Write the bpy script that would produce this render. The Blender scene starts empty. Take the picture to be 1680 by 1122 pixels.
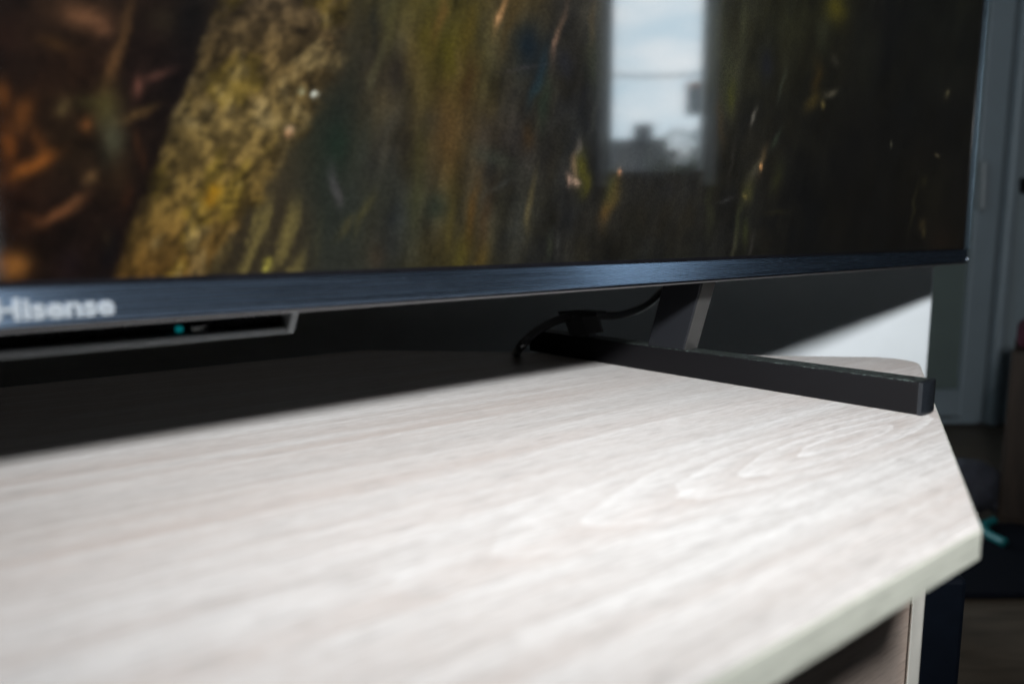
import bpy, bmesh, math, random
import numpy as np
from mathutils import Vector, Matrix

random.seed(7)
SC = bpy.context.scene
COL = SC.collection
V = Vector

# ------------------------------------------------------------------ camera
FPX, H = 1222.0, 0.11                     # focal length in photo pixels, lens height above the table top
PITCH, ROLL = math.atan(172 / 1222), 0.0044
_c, _s = math.cos(PITCH), math.sin(PITCH)
CAM = np.array([0, 0, H])
FW = np.array([0, _c, -_s])
_u0, _r0 = np.array([0, _s, _c]), np.array([1.0, 0, 0])
UP = _u0 * math.cos(ROLL) + _r0 * math.sin(ROLL)
RT = _r0 * math.cos(ROLL) - _u0 * math.sin(ROLL)

cd = bpy.data.cameras.new('camera')
cam = bpy.data.objects.new('camera', cd)
COL.objects.link(cam)
cam.matrix_world = Matrix(((RT[0], UP[0], -FW[0], 0), (RT[1], UP[1], -FW[1], 0), (RT[2], UP[2], -FW[2], H), (0, 0, 0, 1)))
cd.sensor_width = 36
cd.lens = 36 * FPX / 1680
cd.clip_start, cd.clip_end = 0.01, 200
cd.dof.use_dof = True
cd.dof.focus_distance = 0.53
cd.dof.aperture_fstop = 3.9
cd.dof.aperture_blades = 9
SC.camera = cam

# ------------------------------------------------------------------ sky seen through the window, view transform
W = bpy.data.worlds.new('World')
SC.world = W
W.use_nodes = True
nt = W.node_tree
bg = nt.nodes['Background']
tc = nt.nodes.new('ShaderNodeTexCoord')
mp = nt.nodes.new('ShaderNodeMapping')
mp.inputs['Scale'].default_value = (6, 6, 16)
nz = nt.nodes.new('ShaderNodeTexNoise')
nz.inputs['Scale'].default_value = 2.2
nz.inputs['Detail'].default_value = 5
cr = nt.nodes.new('ShaderNodeValToRGB')
cr.color_ramp.elements[0].position, cr.color_ramp.elements[0].color = 0.35, (0.46, 0.58, 0.66, 1)
cr.color_ramp.elements[1].position, cr.color_ramp.elements[1].color = 0.68, (0.66, 0.71, 0.74, 1)
nt.links.new(tc.outputs['Generated'], mp.inputs['Vector'])
nt.links.new(mp.outputs['Vector'], nz.inputs['Vector'])
nt.links.new(nz.outputs['Fac'], cr.inputs['Fac'])
nt.links.new(cr.outputs['Color'], bg.inputs['Color'])
bg.inputs['Strength'].default_value = 5.7

SC.view_settings.view_transform = 'Standard'
SC.view_settings.look = 'None'
SC.view_settings.exposure = 0
SC.view_settings.gamma = 1

# the flash that lights the picture: a soft spot to the right of and above the lens
ld = bpy.data.lights.new('flash', 'SPOT')
ld.energy = 88
ld.color = (0.97, 0.99, 1.0)
ld.shadow_soft_size = 0.036
ld.spot_size = math.radians(175)
ld.spot_blend = 1.0
flash = bpy.data.objects.new('flash', ld)
COL.objects.link(flash)
flash.location = (0.041, -0.137, 0.368)
flash.rotation_euler = (V((0.1, 1.0, 0.8)) - flash.location).to_track_quat('-Z', 'Y').to_euler()

SC.render.engine = 'CYCLES'
SC.cycles.use_denoising = True
SC.cycles.max_bounces = 8
SC.cycles.diffuse_bounces = 3
SC.cycles.sample_clamp_indirect = 4

# ------------------------------------------------------------------ helpers
def ray(u, v):
    return FW + RT * ((u - 840) / FPX) + UP * ((561 - v) / FPX)

def gz(u, v, z=0.0):                       # point of a level plane
    d = ray(u, v)
    return V(CAM + d * ((z - H) / d[2]))

def pl(u, v, p, n):                        # point of the plane through p with normal n
    d = ray(u, v); p = np.array(p); n = np.array(n)
    return V(CAM + d * (np.dot(p - CAM, n) / np.dot(d, n)))

def sl(c):
    return tuple((x / 255 / 12.92) if x / 255 <= .04045 else ((x / 255 + .055) / 1.055) ** 2.4 for x in c)

def nodes(name):
    m = bpy.data.materials.new(name); m.use_nodes = True
    t = m.node_tree
    return m, t, t.nodes['Principled BSDF']

def mat(name, col, rough=0.5, metal=0.0, spec=0.5, noise=0.0, scale=40.0, bump=0.0, emis=None, estr=1.0, stretch=(1, 1, 1)):
    m, t, b = nodes(name)
    b.inputs['Base Color'].default_value = (*col, 1)
    b.inputs['Roughness'].default_value = rough
    b.inputs['Metallic'].default_value = metal
    b.inputs['Specular IOR Level'].default_value = spec
    if emis:
        b.inputs['Emission Color'].default_value = (*emis, 1)
        b.inputs['Emission Strength'].default_value = estr
    if noise or bump:
        co = t.nodes.new('ShaderNodeTexCoord'); mp = t.nodes.new('ShaderNodeMapping')
        mp.inputs['Scale'].default_value = stretch
        t.links.new(co.outputs['Object'], mp.inputs['Vector'])
        n = t.nodes.new('ShaderNodeTexNoise'); n.inputs['Scale'].default_value = scale; n.inputs['Detail'].default_value = 6
        t.links.new(mp.outputs['Vector'], n.inputs['Vector'])
        if noise:
            r = t.nodes.new('ShaderNodeValToRGB')
            r.color_ramp.elements[0].position, r.color_ramp.elements[1].position = .3, .7
            r.color_ramp.elements[0].color = (*[x * (1 - noise) for x in col], 1)
            r.color_ramp.elements[1].color = (*[min(1, x * (1 + noise)) for x in col], 1)
            t.links.new(n.outputs['Fac'], r.inputs['Fac']); t.links.new(r.outputs['Color'], b.inputs['Base Color'])
        if bump:
            bp = t.nodes.new('ShaderNodeBump'); bp.inputs['Strength'].default_value = bump; bp.inputs['Distance'].default_value = .001
            t.links.new(n.outputs['Fac'], bp.inputs['Height']); t.links.new(bp.outputs['Normal'], b.inputs['Normal'])
    return m

def tag(o, label=None, cat=None, group=None, kind=None):
    for k, x in (('label', label), ('category', cat), ('group', group), ('kind', kind)):
        if x: o[k] = x
    return o

def thing(name, label, cat, loc=(0, 0, 0), rot=0.0, group=None):
    o = bpy.data.objects.new(name, None); COL.objects.link(o)
    o.empty_display_size = .05
    o.matrix_world = Matrix.Translation(V(loc)) @ Matrix.Rotation(rot, 4, 'Z')
    return tag(o, label, cat, group)

FR = {}
def frame_of(o):
    return FR.get(o.name, Matrix.Identity(4))

def empty(*a, **k):
    o = thing(*a, **k); FR[o.name] = o.matrix_world.copy(); return o

def obj(name, bm, m, parent=None, smooth=False, uv=False):
    """bm holds WORLD coordinates; the mesh is stored in the frame of its thing"""
    me = bpy.data.meshes.new(name)
    if parent is not None:
        F = frame_of(parent); bm.transform(F.inverted())
        off = None
    else:
        off = V((sum(v.co.x for v in bm.verts) / len(bm.verts), sum(v.co.y for v in bm.verts) / len(bm.verts), min(v.co.z for v in bm.verts)))
        bm.transform(Matrix.Translation(-off))
    bmesh.ops.recalc_face_normals(bm, faces=bm.faces)
    if uv:
        lay = bm.loops.layers.uv.new('UVMap')
        for f in bm.faces:
            for l in f.loops:
                l[lay].uv = (l.vert.co.z + l.vert.co.y, l.vert.co.x)
    bm.to_mesh(me); bm.free()
    if smooth:
        for p in me.polygons: p.use_smooth = True
    me.materials.append(m)
    o = bpy.data.objects.new(name, me); COL.objects.link(o)
    if parent is not None:
        o.parent = parent; FR[o.name] = frame_of(parent)
    else:
        o.location = off
    return o

def bevel(bm, w, seg=2, edges=None):
    bmesh.ops.bevel(bm, geom=list(edges or bm.edges), offset=w, segments=seg, affect='EDGES', profile=.5)

def box(lo, hi, M=None, bev=0, seg=2, bm=None):
    b = bmesh.new()
    bmesh.ops.create_cube(b, size=1)
    lo, hi = V(lo), V(hi)
    for v in b.verts:
        v.co = V([(lo[i] + hi[i]) / 2 + v.co[i] * (hi[i] - lo[i]) for i in range(3)])
    if bev: bevel(b, bev, seg)
    if M is not None: b.transform(M)
    return merge(bm, b)

def merge(bm, b):
    if bm is None: return b
    me = bpy.data.meshes.new('tmp'); b.to_mesh(me); b.free(); bm.from_mesh(me); bpy.data.meshes.remove(me)
    return bm

def prism(pts, off, bev=0, seg=2, bm=None):
    """polygon (world points) extruded by the vector off"""
    b = bmesh.new(); off = V(off)
    a = [b.verts.new(p) for p in pts]; c = [b.verts.new(V(p) + off) for p in pts]
    b.faces.new(a); b.faces.new(c[::-1])
    for i in range(len(pts)):
        j = (i + 1) % len(pts); b.faces.new((a[i], c[i], c[j], a[j]))
    bmesh.ops.recalc_face_normals(b, faces=b.faces)
    if bev: bevel(b, bev, seg)
    return merge(bm, b)

def tube(pts, r, n=14, sub=8, bm=None):
    """smooth round tube through points (Catmull-Rom)"""
    P = [V(p) for p in pts]; P = [2 * P[0] - P[1]] + P + [2 * P[-1] - P[-2]]
    path = []
    for i in range(1, len(P) - 2):
        for k in range(sub):
            t = k / sub
            path.append(.5 * ((2 * P[i]) + (P[i + 1] - P[i - 1]) * t + (2 * P[i - 1] - 5 * P[i] + 4 * P[i + 1] - P[i + 2]) * t * t + (3 * P[i] - P[i - 1] - 3 * P[i + 1] + P[i + 2]) * t ** 3))
    path.append(P[-2])
    b = bmesh.new(); rings = []
    for i, p in enumerate(path):
        d = (path[min(i + 1, len(path) - 1)] - path[max(i - 1, 0)]).normalized()
        x = d.cross(V((0, 0, 1))); x = x.normalized() if x.length > 1e-4 else V((1, 0, 0)); y = d.cross(x)
        rr = r if not callable(r) else r(i / (len(path) - 1))
        rings.append([b.verts.new(p + (x * math.cos(a) + y * math.sin(a)) * rr) for a in [2 * math.pi * k / n for k in range(n)]])
    for a, c in zip(rings, rings[1:]):
        for k in range(n): b.faces.new((a[k], a[(k + 1) % n], c[(k + 1) % n], c[k]))
    b.faces.new(rings[0][::-1]); b.faces.new(rings[-1])
    return merge(bm, b)

def blob(center, rad, seed, amp=.18, sub=4, freq=2.5):
    from mathutils import noise as mn
    b = bmesh.new(); bmesh.ops.create_icosphere(b, subdivisions=sub, radius=1)
    for v in b.verts:
        k = 1 + amp * mn.fractal(v.co * freq + V((seed, seed * 2, 0)), 1, 2, 4)
        v.co = V([center[i] + v.co[i] * rad[i] * k for i in range(3)])
    return b

# ------------------------------------------------------------------ materials
FIG = (6.0, 34.0, 0.0)                             # stretch of the figure along and across the grain
def wood_mat(name, dark, light, rose, rough=.42):
    m, t, b = nodes(name); N, L = t.nodes.new, t.links.new
    co = N('ShaderNodeTexCoord')
    def mapped(sc, rot=0.0):
        mp = N('ShaderNodeMapping'); mp.inputs['Scale'].default_value = sc; mp.inputs['Rotation'].default_value = (0, 0, rot)
        L(co.outputs['Object'], mp.inputs['Vector']); return mp.outputs['Vector']
    def noise(vec, scale, det=4, dist=0.0, rough_=.55):
        n = N('ShaderNodeTexNoise'); n.inputs['Scale'].default_value = scale; n.inputs['Detail'].default_value = det
        n.inputs['Distortion'].default_value = dist; n.inputs['Roughness'].default_value = rough_
        L(vec, n.inputs['Vector']); return n.outputs['Fac']
    def ramp(f, a, c):
        r = N('ShaderNodeMapRange'); r.inputs['From Min'].default_value = a; r.inputs['From Max'].default_value = c
        L(f, r.inputs['Value']); return r.outputs['Result']
    def mix(f, a, c):
        x = N('ShaderNodeMix'); x.data_type = 'RGBA'
        L(f, x.inputs['Factor'])
        for k, s in ((6, a), (7, c)):
            if isinstance(s, tuple): x.inputs[k].default_value = (*s, 1)
            else: L(s, x.inputs[k])
        return x.outputs[2]
    def math_(op, a, c):
        x = N('ShaderNodeMath'); x.operation = op
        for k, s in enumerate((a, c)):
            if isinstance(s, (int, float)): x.inputs[k].default_value = s
            else: L(s, x.inputs[k])
        return x.outputs[0]
    # cathedral figure: rings of a board cut lengthwise
    wv = N('ShaderNodeTexWave'); wv.wave_type = 'BANDS'; wv.bands_direction = 'Y'; wv.wave_profile = 'SAW'
    wv.inputs['Scale'].default_value = 1.0; wv.inputs['Distortion'].default_value = 9.0; wv.inputs['Detail'].default_value = 2.5
    wv.inputs['Detail Scale'].default_value = 1.0; wv.inputs['Detail Roughness'].default_value = .45
    L(mapped((1.5, 11, 11), .05), wv.inputs['Vector'])
    # rings of one heart-wood figure; its centre is set where the stand is built
    rm = N('ShaderNodeMapping'); rm.name = 'figure_map'; rm.inputs['Scale'].default_value = FIG
    L(co.outputs['Object'], rm.inputs['Vector'])
    rg = N('ShaderNodeTexWave'); rg.wave_type = 'RINGS'; rg.rings_direction = 'Z'; rg.wave_profile = 'SAW'
    rg.inputs['Scale'].default_value = 1.1; rg.inputs['Distortion'].default_value = 3.6; rg.inputs['Detail'].default_value = 3
    rg.inputs['Detail Scale'].default_value = 1.3; rg.inputs['Detail Roughness'].default_value = .55
    L(rm.outputs['Vector'], rg.inputs['Vector'])
    ln = N('ShaderNodeVectorMath'); ln.operation = 'LENGTH'; L(rm.outputs['Vector'], ln.inputs[0])
    far_ = ramp(ln.outputs['Value'], .7, 2.6)
    broad = ramp(noise(mapped((3.0, 26, 26)), 1.0, 4, .6), .34, .66)
    mid = ramp(noise(mapped((4.5, 120, 120), .02), 1.0, 4, .35), .34, .66)
    fine = ramp(noise(mapped((16, 380, 380), .02), 1.0, 3, .25, .65), .35, .65)
    speck = ramp(noise(mapped((130, 620, 620), .02), 1.0, 3, .2, .65), .36, .64)
    pore = ramp(noise(mapped((46, 700, 700), .02), 1.0, 2), .52, .64)
    patch = ramp(noise(mapped((1.6, 13, 13)), 1.0, 3, .3), .40, .60)
    line = N('ShaderNodeMix'); L(far_, line.inputs['Factor']); L(rg.outputs['Fac'], line.inputs[2]); L(wv.outputs['Fac'], line.inputs[3])
    near_ = math_('SUBTRACT', 1.0, far_)
    lw = math_('ADD', math_('MULTIPLY', near_, .26), .22)
    f = math_('ADD', math_('MULTIPLY', line.outputs[0], lw), math_('MULTIPLY', broad, .16))
    f = math_('SUBTRACT', f, math_('MULTIPLY', near_, .13))
    f = math_('ADD', f, math_('MULTIPLY', mid, .18))
    f = math_('ADD', f, math_('MULTIPLY', fine, .18))
    f = math_('ADD', f, math_('MULTIPLY', speck, .24))
    f = ramp(f, .06, .96)
    base = mix(f, dark, light)
    rs = math_('MULTIPLY', patch, math_('SUBTRACT', 1.0, f))
    base = mix(math_('MULTIPLY', rs, .75), base, rose)
    base = mix(math_('MULTIPLY', pore, .46), base, tuple(x * .72 for x in dark))
    L(base, b.inputs['Base Color'])
    b.inputs['Roughness'].default_value = rough
    b.inputs['Specular IOR Level'].default_value = .35
    bp = N('ShaderNodeBump'); bp.inputs['Strength'].default_value = .10; bp.inputs['Distance'].default_value = .0002
    L(math_('ADD', fine, math_('MULTIPLY', pore, -1.0)), bp.inputs['Height']); L(bp.outputs['Normal'], b.inputs['Normal'])
    return m

M_top = wood_mat('pale_oak_laminate', (.385, .360, .345), (.615, .603, .594), (.43, .358, .322))
M_edge = wood_mat('edge_banding', (.39, .40, .345), (.56, .57, .50), (.46, .45, .39), .5)
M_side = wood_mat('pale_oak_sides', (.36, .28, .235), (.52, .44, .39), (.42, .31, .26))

def brushed(name, col, rough, aniso, metal=1.0, streak=.035, spec=.5):
    m, t, b = nodes(name); N, L = t.nodes.new, t.links.new
    b.inputs['Base Color'].default_value = (*col, 1); b.inputs['Metallic'].default_value = metal
    b.inputs['Specular IOR Level'].default_value = spec; b.inputs['Roughness'].default_value = rough; b.inputs['Anisotropic'].default_value = aniso
    tg = N('ShaderNodeTangent'); tg.direction_type = 'UV_MAP'; tg.uv_map = 'UVMap'
    L(tg.outputs['Tangent'], b.inputs['Tangent'])
    co = N('ShaderNodeTexCoord'); mp = N('ShaderNodeMapping'); mp.inputs['Scale'].default_value = (9, 1500, 1500)
    L(co.outputs['Object'], mp.inputs['Vector'])
    n = N('ShaderNodeTexNoise'); n.inputs['Scale'].default_value = 1; n.inputs['Detail'].default_value = 3
    L(mp.outputs['Vector'], n.inputs['Vector'])
    r = N('ShaderNodeMapRange'); r.inputs['To Min'].default_value = rough - streak; r.inputs['To Max'].default_value = rough + streak
    r.inputs['From Min'].default_value = .3; r.inputs['From Max'].default_value = .7
    L(n.outputs['Fac'], r.inputs['Value']); L(r.outputs['Result'], b.inputs['Roughness'])
    bp = N('ShaderNodeBump'); bp.inputs['Strength'].default_value = .05; bp.inputs['Distance'].default_value = .00005
    L(n.outputs['Fac'], bp.inputs['Height']); L(bp.outputs['Normal'], b.inputs['Normal'])
    return m

M_bezel = brushed('brushed_blue_black_metal', (.25, .35, .50), .26, .82, .99, streak=.06)
M_lip = mat('satin_grey_plastic', (.045, .043, .043), .4, noise=.1, scale=300)
M_foot = brushed('brushed_black_metal', (.005, .0048, .0056), .40, .5, .15, spec=.22)
M_neck = brushed('satin_black_metal', (.016, .017, .020), .34, .3, .4, spec=.12)
M_gloss = mat('gloss_black_plastic', (.012, .013, .016), .16, noise=.2, scale=200)
M_rim = mat('dark_grey_plastic', (.33, .355, .37), .4, noise=.1, scale=300)
M_plast = mat('black_plastic', (.012, .012, .013), .45, noise=.2, scale=400, bump=.1)
M_rubber = mat('black_cable_sheath', (.010, .010, .011), .28, noise=.2, scale=300)
M_border = mat('black_glass_border', (.004, .004, .005), .12, noise=.2, scale=100)
M_logo = mat('silver_lettering', (.17, .19, .21), .5, .3, noise=.04, scale=200)
M_steel = mat('blue_steel_trim', (.022, .031, .038), .4, 1.0, noise=.08, scale=80)
M_led = mat('cyan_indicator', (.01, .2, .22), .3, noise=.05, scale=100, emis=(.0, .30, .33), estr=.3)
M_mark = mat('white_print', (.75, .77, .77), .6, noise=.05, scale=200)
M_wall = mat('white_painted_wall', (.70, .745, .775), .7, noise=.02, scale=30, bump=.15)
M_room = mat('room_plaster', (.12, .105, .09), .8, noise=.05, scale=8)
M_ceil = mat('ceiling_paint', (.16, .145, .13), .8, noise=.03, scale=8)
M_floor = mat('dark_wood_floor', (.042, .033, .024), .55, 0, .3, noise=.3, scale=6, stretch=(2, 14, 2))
M_door = mat('grey_painted_door', (.125, .152, .17), .5, noise=.04, scale=12)
M_dglass = mat('dark_frosted_door_panel', (.075, .095, .09), .4, noise=.06, scale=10)
M_iron = mat('black_iron', (.015, .015, .016), .4, .4, noise=.15, scale=100)
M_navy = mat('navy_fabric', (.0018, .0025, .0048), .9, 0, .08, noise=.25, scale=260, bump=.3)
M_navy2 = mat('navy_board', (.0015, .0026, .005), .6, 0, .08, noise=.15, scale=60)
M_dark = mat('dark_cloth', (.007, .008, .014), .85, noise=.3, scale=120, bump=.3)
M_brown = mat('dark_brown_wood', (.015, .010, .007), .6, 0, .15, noise=.4, scale=9, stretch=(12, 12, 1))
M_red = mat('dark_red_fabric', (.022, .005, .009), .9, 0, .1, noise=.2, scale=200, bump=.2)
M_teal = mat('teal_plastic', (.0, .075, .08), .5, noise=.1, scale=120)
M_frame = mat('white_window_frame', (.24, .27, .285), .4, noise=.03, scale=20)

# ------------------------------------------------------------------ frames of the scene
A = math.radians(49.5)
D = V((math.sin(A), math.cos(A), 0))             # along the television, to the right and away
NF = V((D.y, -D.x, 0))                           # out of the screen, towards the lens
TH = math.atan2(D.y, D.x)
O = V((.5315, .8739, 0))                         # right end of the front face, at table height
ZB, ZT = .0768, .0925                            # bottom and top of the lower bezel
TVW, TVH = 1.62, .93
bF, bB = gz(1513, 683), gz(868, 576)             # the foot's near and far bottom corners

# ------------------------------------------------------------------ the room
def struct(name, bm, m):
    return tag(obj(name, bm, m), kind='structure')

WY = 1.012
ZF, ZC = -.45, 1.95
XL, XR, YB, YD = -.86, 1.9, -1.7, 2.21
xe = pl(1528, 520, (0, WY, 0), (0, -1, 0)).x
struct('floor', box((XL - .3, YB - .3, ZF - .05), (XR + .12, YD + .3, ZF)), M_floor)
struct('ceiling', box((XL - .3, YB - .3, ZC), (XR + .12, YD + .3, ZC + .05)), M_ceil)
back = struct('wall_behind_television', box((XL, WY, ZF + .001), (xe, WY + .11, ZC - .001), bev=.003), M_wall)
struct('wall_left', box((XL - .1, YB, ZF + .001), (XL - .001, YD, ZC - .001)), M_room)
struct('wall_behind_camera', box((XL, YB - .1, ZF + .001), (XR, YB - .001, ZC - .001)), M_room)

# wall on the right with the window whose reflection stands in the screen
wy0, wy1, wz0, wz1 = .425, .690, 0.30, .98
bm = box((XR + .001, YB, ZF + .001), (XR + .12, wy0 - .04, ZC - .001))
box((XR + .001, wy1 + .04, ZF + .001), (XR + .12, YD, ZC - .001), bm=bm)
box((XR + .001, wy0 - .04, ZF + .001), (XR + .12, wy1 + .04, wz0 - .04), bm=bm)
box((XR + .001, wy0 - .04, wz1 + .04), (XR + .12, wy1 + .04, ZC - .001), bm=bm)
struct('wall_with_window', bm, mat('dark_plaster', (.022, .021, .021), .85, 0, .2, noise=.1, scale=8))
win = empty('window', 'tall narrow white window mirrored in the dark screen', 'window', (XR, (wy0 + wy1) / 2, wz0))
bm = box((XR - .01, wy0 - .04, wz0 - .04), (XR + .11, wy0, wz1 + .04), bev=.004)
box((XR - .01, wy1, wz0 - .04), (XR + .11, wy1 + .04, wz1 + .04), bev=.004, bm=bm)
box((XR - .008, wy0, wz1), (XR + .108, wy1, wz1 + .04), bev=.004, bm=bm)
obj('window_frame', bm, M_frame, win)
obj('sill', box((XR - .05, wy0 - .002, wz0 - .038), (XR + .108, wy1 + .002, wz0), bev=.004), M_brown, win)
m, t, b = nodes('clear_window_glass')
tr = t.nodes.new('ShaderNodeBsdfTransparent'); gl = t.nodes.new('ShaderNodeBsdfGlossy'); mx = t.nodes.new('ShaderNodeMixShader')
gl.inputs['Roughness'].default_value = .02; mx.inputs[0].default_value = .05
t.links.new(tr.outputs[0], mx.inputs[1]); t.links.new(gl.outputs[0], mx.inputs[2])
t.links.new(mx.outputs[0], t.nodes['Material Output'].inputs['Surface'])
obj('pane', box((XR + .06, wy0, wz0), (XR + .064, wy1, wz1)), m, win)
pd = bpy.data.lights.new('window_portal', 'AREA'); pd.shape = 'RECTANGLE'; pd.size = wy1 - wy0; pd.size_y = wz1 - wz0
pd.cycles.is_portal = True
po = bpy.data.objects.new('window_portal', pd); COL.objects.link(po)
po.matrix_world = Matrix.Translation((XR + .075, (wy0 + wy1) / 2, (wz0 + wz1) / 2)) @ V((-1, 0, 0)).to_track_quat('-Z', 'Z').to_matrix().to_4x4() 
pd.size, pd.size_y = (wy1 - wy0), (wz1 - wz0)

# outside, seen only mirrored in the screen
struct('garden_ground', box((XR + .13, -12, -.75), (40, 16, -.7)), mat('garden_soil', (.03, .03, .022), .9, noise=.3, scale=2))
hs = empty('neighbour_house', 'grey neighbouring house with dark roof, mirrored below the sky', 'house', (9.5, -1.2, -.7))
obj('wall', box((8.2, -4.0, -.7), (11.0, .72, .62)), mat('grey_render', (.045, .042, .042), .8, noise=.3, scale=3), hs)
bm = bmesh.new()
for y in (-4.2, .92): [bm.verts.new(p) for p in ((7.9, y, .60), (9.6, y, 1.36), (11.3, y, .60))]
bm.verts.ensure_lookup_table(); q = bm.verts
for f in ((0, 1, 2), (5, 4, 3), (0, 3, 4, 1), (1, 4, 5, 2), (2, 5, 3, 0)): bm.faces.new([q[i] for i in f])
rf = obj('roof', bm, mat('slate_roof', (.035, .035, .038), .7, noise=.2, scale=12), hs)
obj('chimney', box((9.3, .50, 1.1), (9.6, .74, 1.50), bev=.01), mat('grey_brick', (.055, .06, .066), .8, noise=.2, scale=20), hs)
obj('house_window', box((8.17, -.55, -.1), (8.22, -.05, .45), bev=.005), mat('pale_window', (.14, .15, .155), .3, noise=.05, scale=5), hs)
obj('house_window', box((8.17, .22, .34), (8.22, .66, .58), bev=.005), mat('pale_window', (.16, .155, .145), .3, noise=.05, scale=5), hs)
tree = empty('garden_tree', 'dark leafy tree crown mirrored at the foot of the bright sky', 'tree', (7.4, 1.15, -.7))
obj('trunk', tube([(7.4, 1.15, -.7), (7.42, 1.13, 0), (7.4, 1.15, .7)], lambda t: .09 - .05 * t, 10, 6), M_brown, tree, smooth=True)
bm = bmesh.new(); rnd = random.Random(3)
for i in range(2600):
    cl = rnd.choice([(7.4, 1.0, .75, .42), (7.3, 1.35, .80, .40), (7.5, .86, .50, .30), (7.4, 1.25, .35, .45), (7.4, 1.6, .7, .4)])
    p = V((rnd.gauss(0, .45), rnd.gauss(0, .45), rnd.gauss(0, .45)))
    if p.length > 1: p.normalize()
    p = V(cl[:3]) + p * cl[3]
    a = V((rnd.uniform(-1, 1), rnd.uniform(-1, 1), rnd.uniform(-1, 1))).normalized() * .035
    c = a.cross(V((rnd.uniform(-1, 1), rnd.uniform(-1, 1), rnd.uniform(-1, 1)))).normalized() * .02
    bm.faces.new([bm.verts.new(p + x) for x in (a, c, -a, -c)])
me_ = obj('crown', bm, mat('dark_leaves', (.05, .065, .045), .7, noise=.4, scale=2), tree)
me_['kind'] = 'stuff'
hg = empty('added_hedge', 'dark hedge added to block the low bright sky mirrored under the tree', 'hedge', (9.0, 2.2, -.7))  # added to block the bright low sky showing below the mirrored crown
hb = box((8.6, .80, -.7), (9.4, 4.2, .95)); bmesh.ops.subdivide_edges(hb, edges=hb.edges[:], cuts=14, use_grid_fill=True)
from mathutils import noise as mnz
for v_ in hb.verts: v_.co += V((mnz.noise(v_.co * 4), mnz.noise(v_.co * 4 + V((9, 0, 0))), mnz.noise(v_.co * 4 + V((0, 9, 0))))) * .12
obj('added_hedge_mass', hb, mat('added_hedge_leaves', (.03, .036, .028), .8, noise=.5, scale=6), hg)
pole = empty('utility_pole', 'grey pole with transformer mirrored at the right of the window', 'utility pole', (8.0, 1.22, -.7))
obj('shaft', tube([(8.0, 1.30, -.7), (8.0, 1.30, .8), (8.0, 1.30, 3.2)], .05, 10, 3), mat('pole_concrete', (.2, .2, .2), .8, noise=.1, scale=9), pole, smooth=True)
obj('transformer', tube([(8.0, 1.13, 1.40), (8.0, 1.13, 1.52), (8.0, 1.13, 1.66)], .085, 16, 3), mat('transformer_grey', (.10, .12, .135), .5, noise=.1, scale=9), pole)
obj('transformer_cap', tube([(8.0, 1.13, 1.662), (8.0, 1.13, 1.70), (8.0, 1.13, 1.72)], .09, 16, 3), mat('rust_cap', (.42, .26, .20), .7, noise=.2, scale=20), pole)
tag(obj('overhead_wire', tube([(8.0, -3.5, 2.5), (8.0, -.6, 1.98), (8.0, .75, 1.80), (8.0, 2.1, 1.95), (8.0, 5, 2.5)], .011, 6, 8), M_iron), 'thin sagging overhead wire mirrored across the bright sky', 'wire')

# ------------------------------------------------------------------ far door beyond the end of the wall
PY = (0, YD - .05, 0)
def dp(u, v): return pl(u, v, PY, (0, -1, 0))
gx = dp(1580, 600).x; gzb = dp(1560, 640).z
sx = dp(1621, 560).x; cx0 = dp(1628, 560).x; cx1 = dp(1643, 560).x
x0 = gx - .62
door = empty('panelled_door', 'grey painted door with dark inset panel, blurred beyond the wall end', 'door', (gx - .3, YD - .05, ZF))
y0 = YD - .05
obj('stile', box((gx, y0, ZF + .006), (sx, y0 + .04, 1.4), bev=.003), M_door, door)
obj('stile', box((x0 - .1, y0, ZF + .006), (x0, y0 + .04, 1.4), bev=.003), M_door, door)
zr = dp(1580, 683).z
bm = box((x0, y0 + .001, zr), (gx, y0 + .039, gzb), bev=.002)
box((x0, y0 - .012, ZF + .006), (gx + .05, y0 + .0005, zr - .004), bev=.004, bm=bm)
obj('bottom_rail', bm, M_door, door)
obj('inset_panel', box((x0, y0 + .018, gzb), (gx, y0 + .03, 1.4), bev=.002), M_dglass, door)
obj('handle', prism([dp(1600, 345), dp(1607, 345), dp(1610, 266), dp(1603, 266)], (0, -.03, 0), bev=.004), mat('brushed_steel_handle', (.17, .19, .20), .5, .3, noise=.05, scale=40), door)
df = empty('door_frame', 'pale grey door frame post right of the far door', 'door frame', (cx0, y0, ZF))
obj('casing', box((cx0, y0 - .02, ZF), (cx1, y0 + .06, 1.6), bev=.008, seg=3), M_door, df)
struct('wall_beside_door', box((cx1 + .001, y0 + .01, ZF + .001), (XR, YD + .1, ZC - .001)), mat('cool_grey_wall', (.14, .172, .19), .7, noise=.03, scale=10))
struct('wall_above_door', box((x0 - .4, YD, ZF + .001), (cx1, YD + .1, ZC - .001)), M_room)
hk = tag(obj('wall_hook', prism([dp(1671, 318), dp(1690, 318), dp(1690, 292), dp(1671, 292)], (0, -.05, 0), bev=.006), M_iron), 'small black fitting on the grey wall beside the far door', 'fitting')
hx = pl(1533, 575, (0, 1.9, 0), (0, -1, 0))

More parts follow.
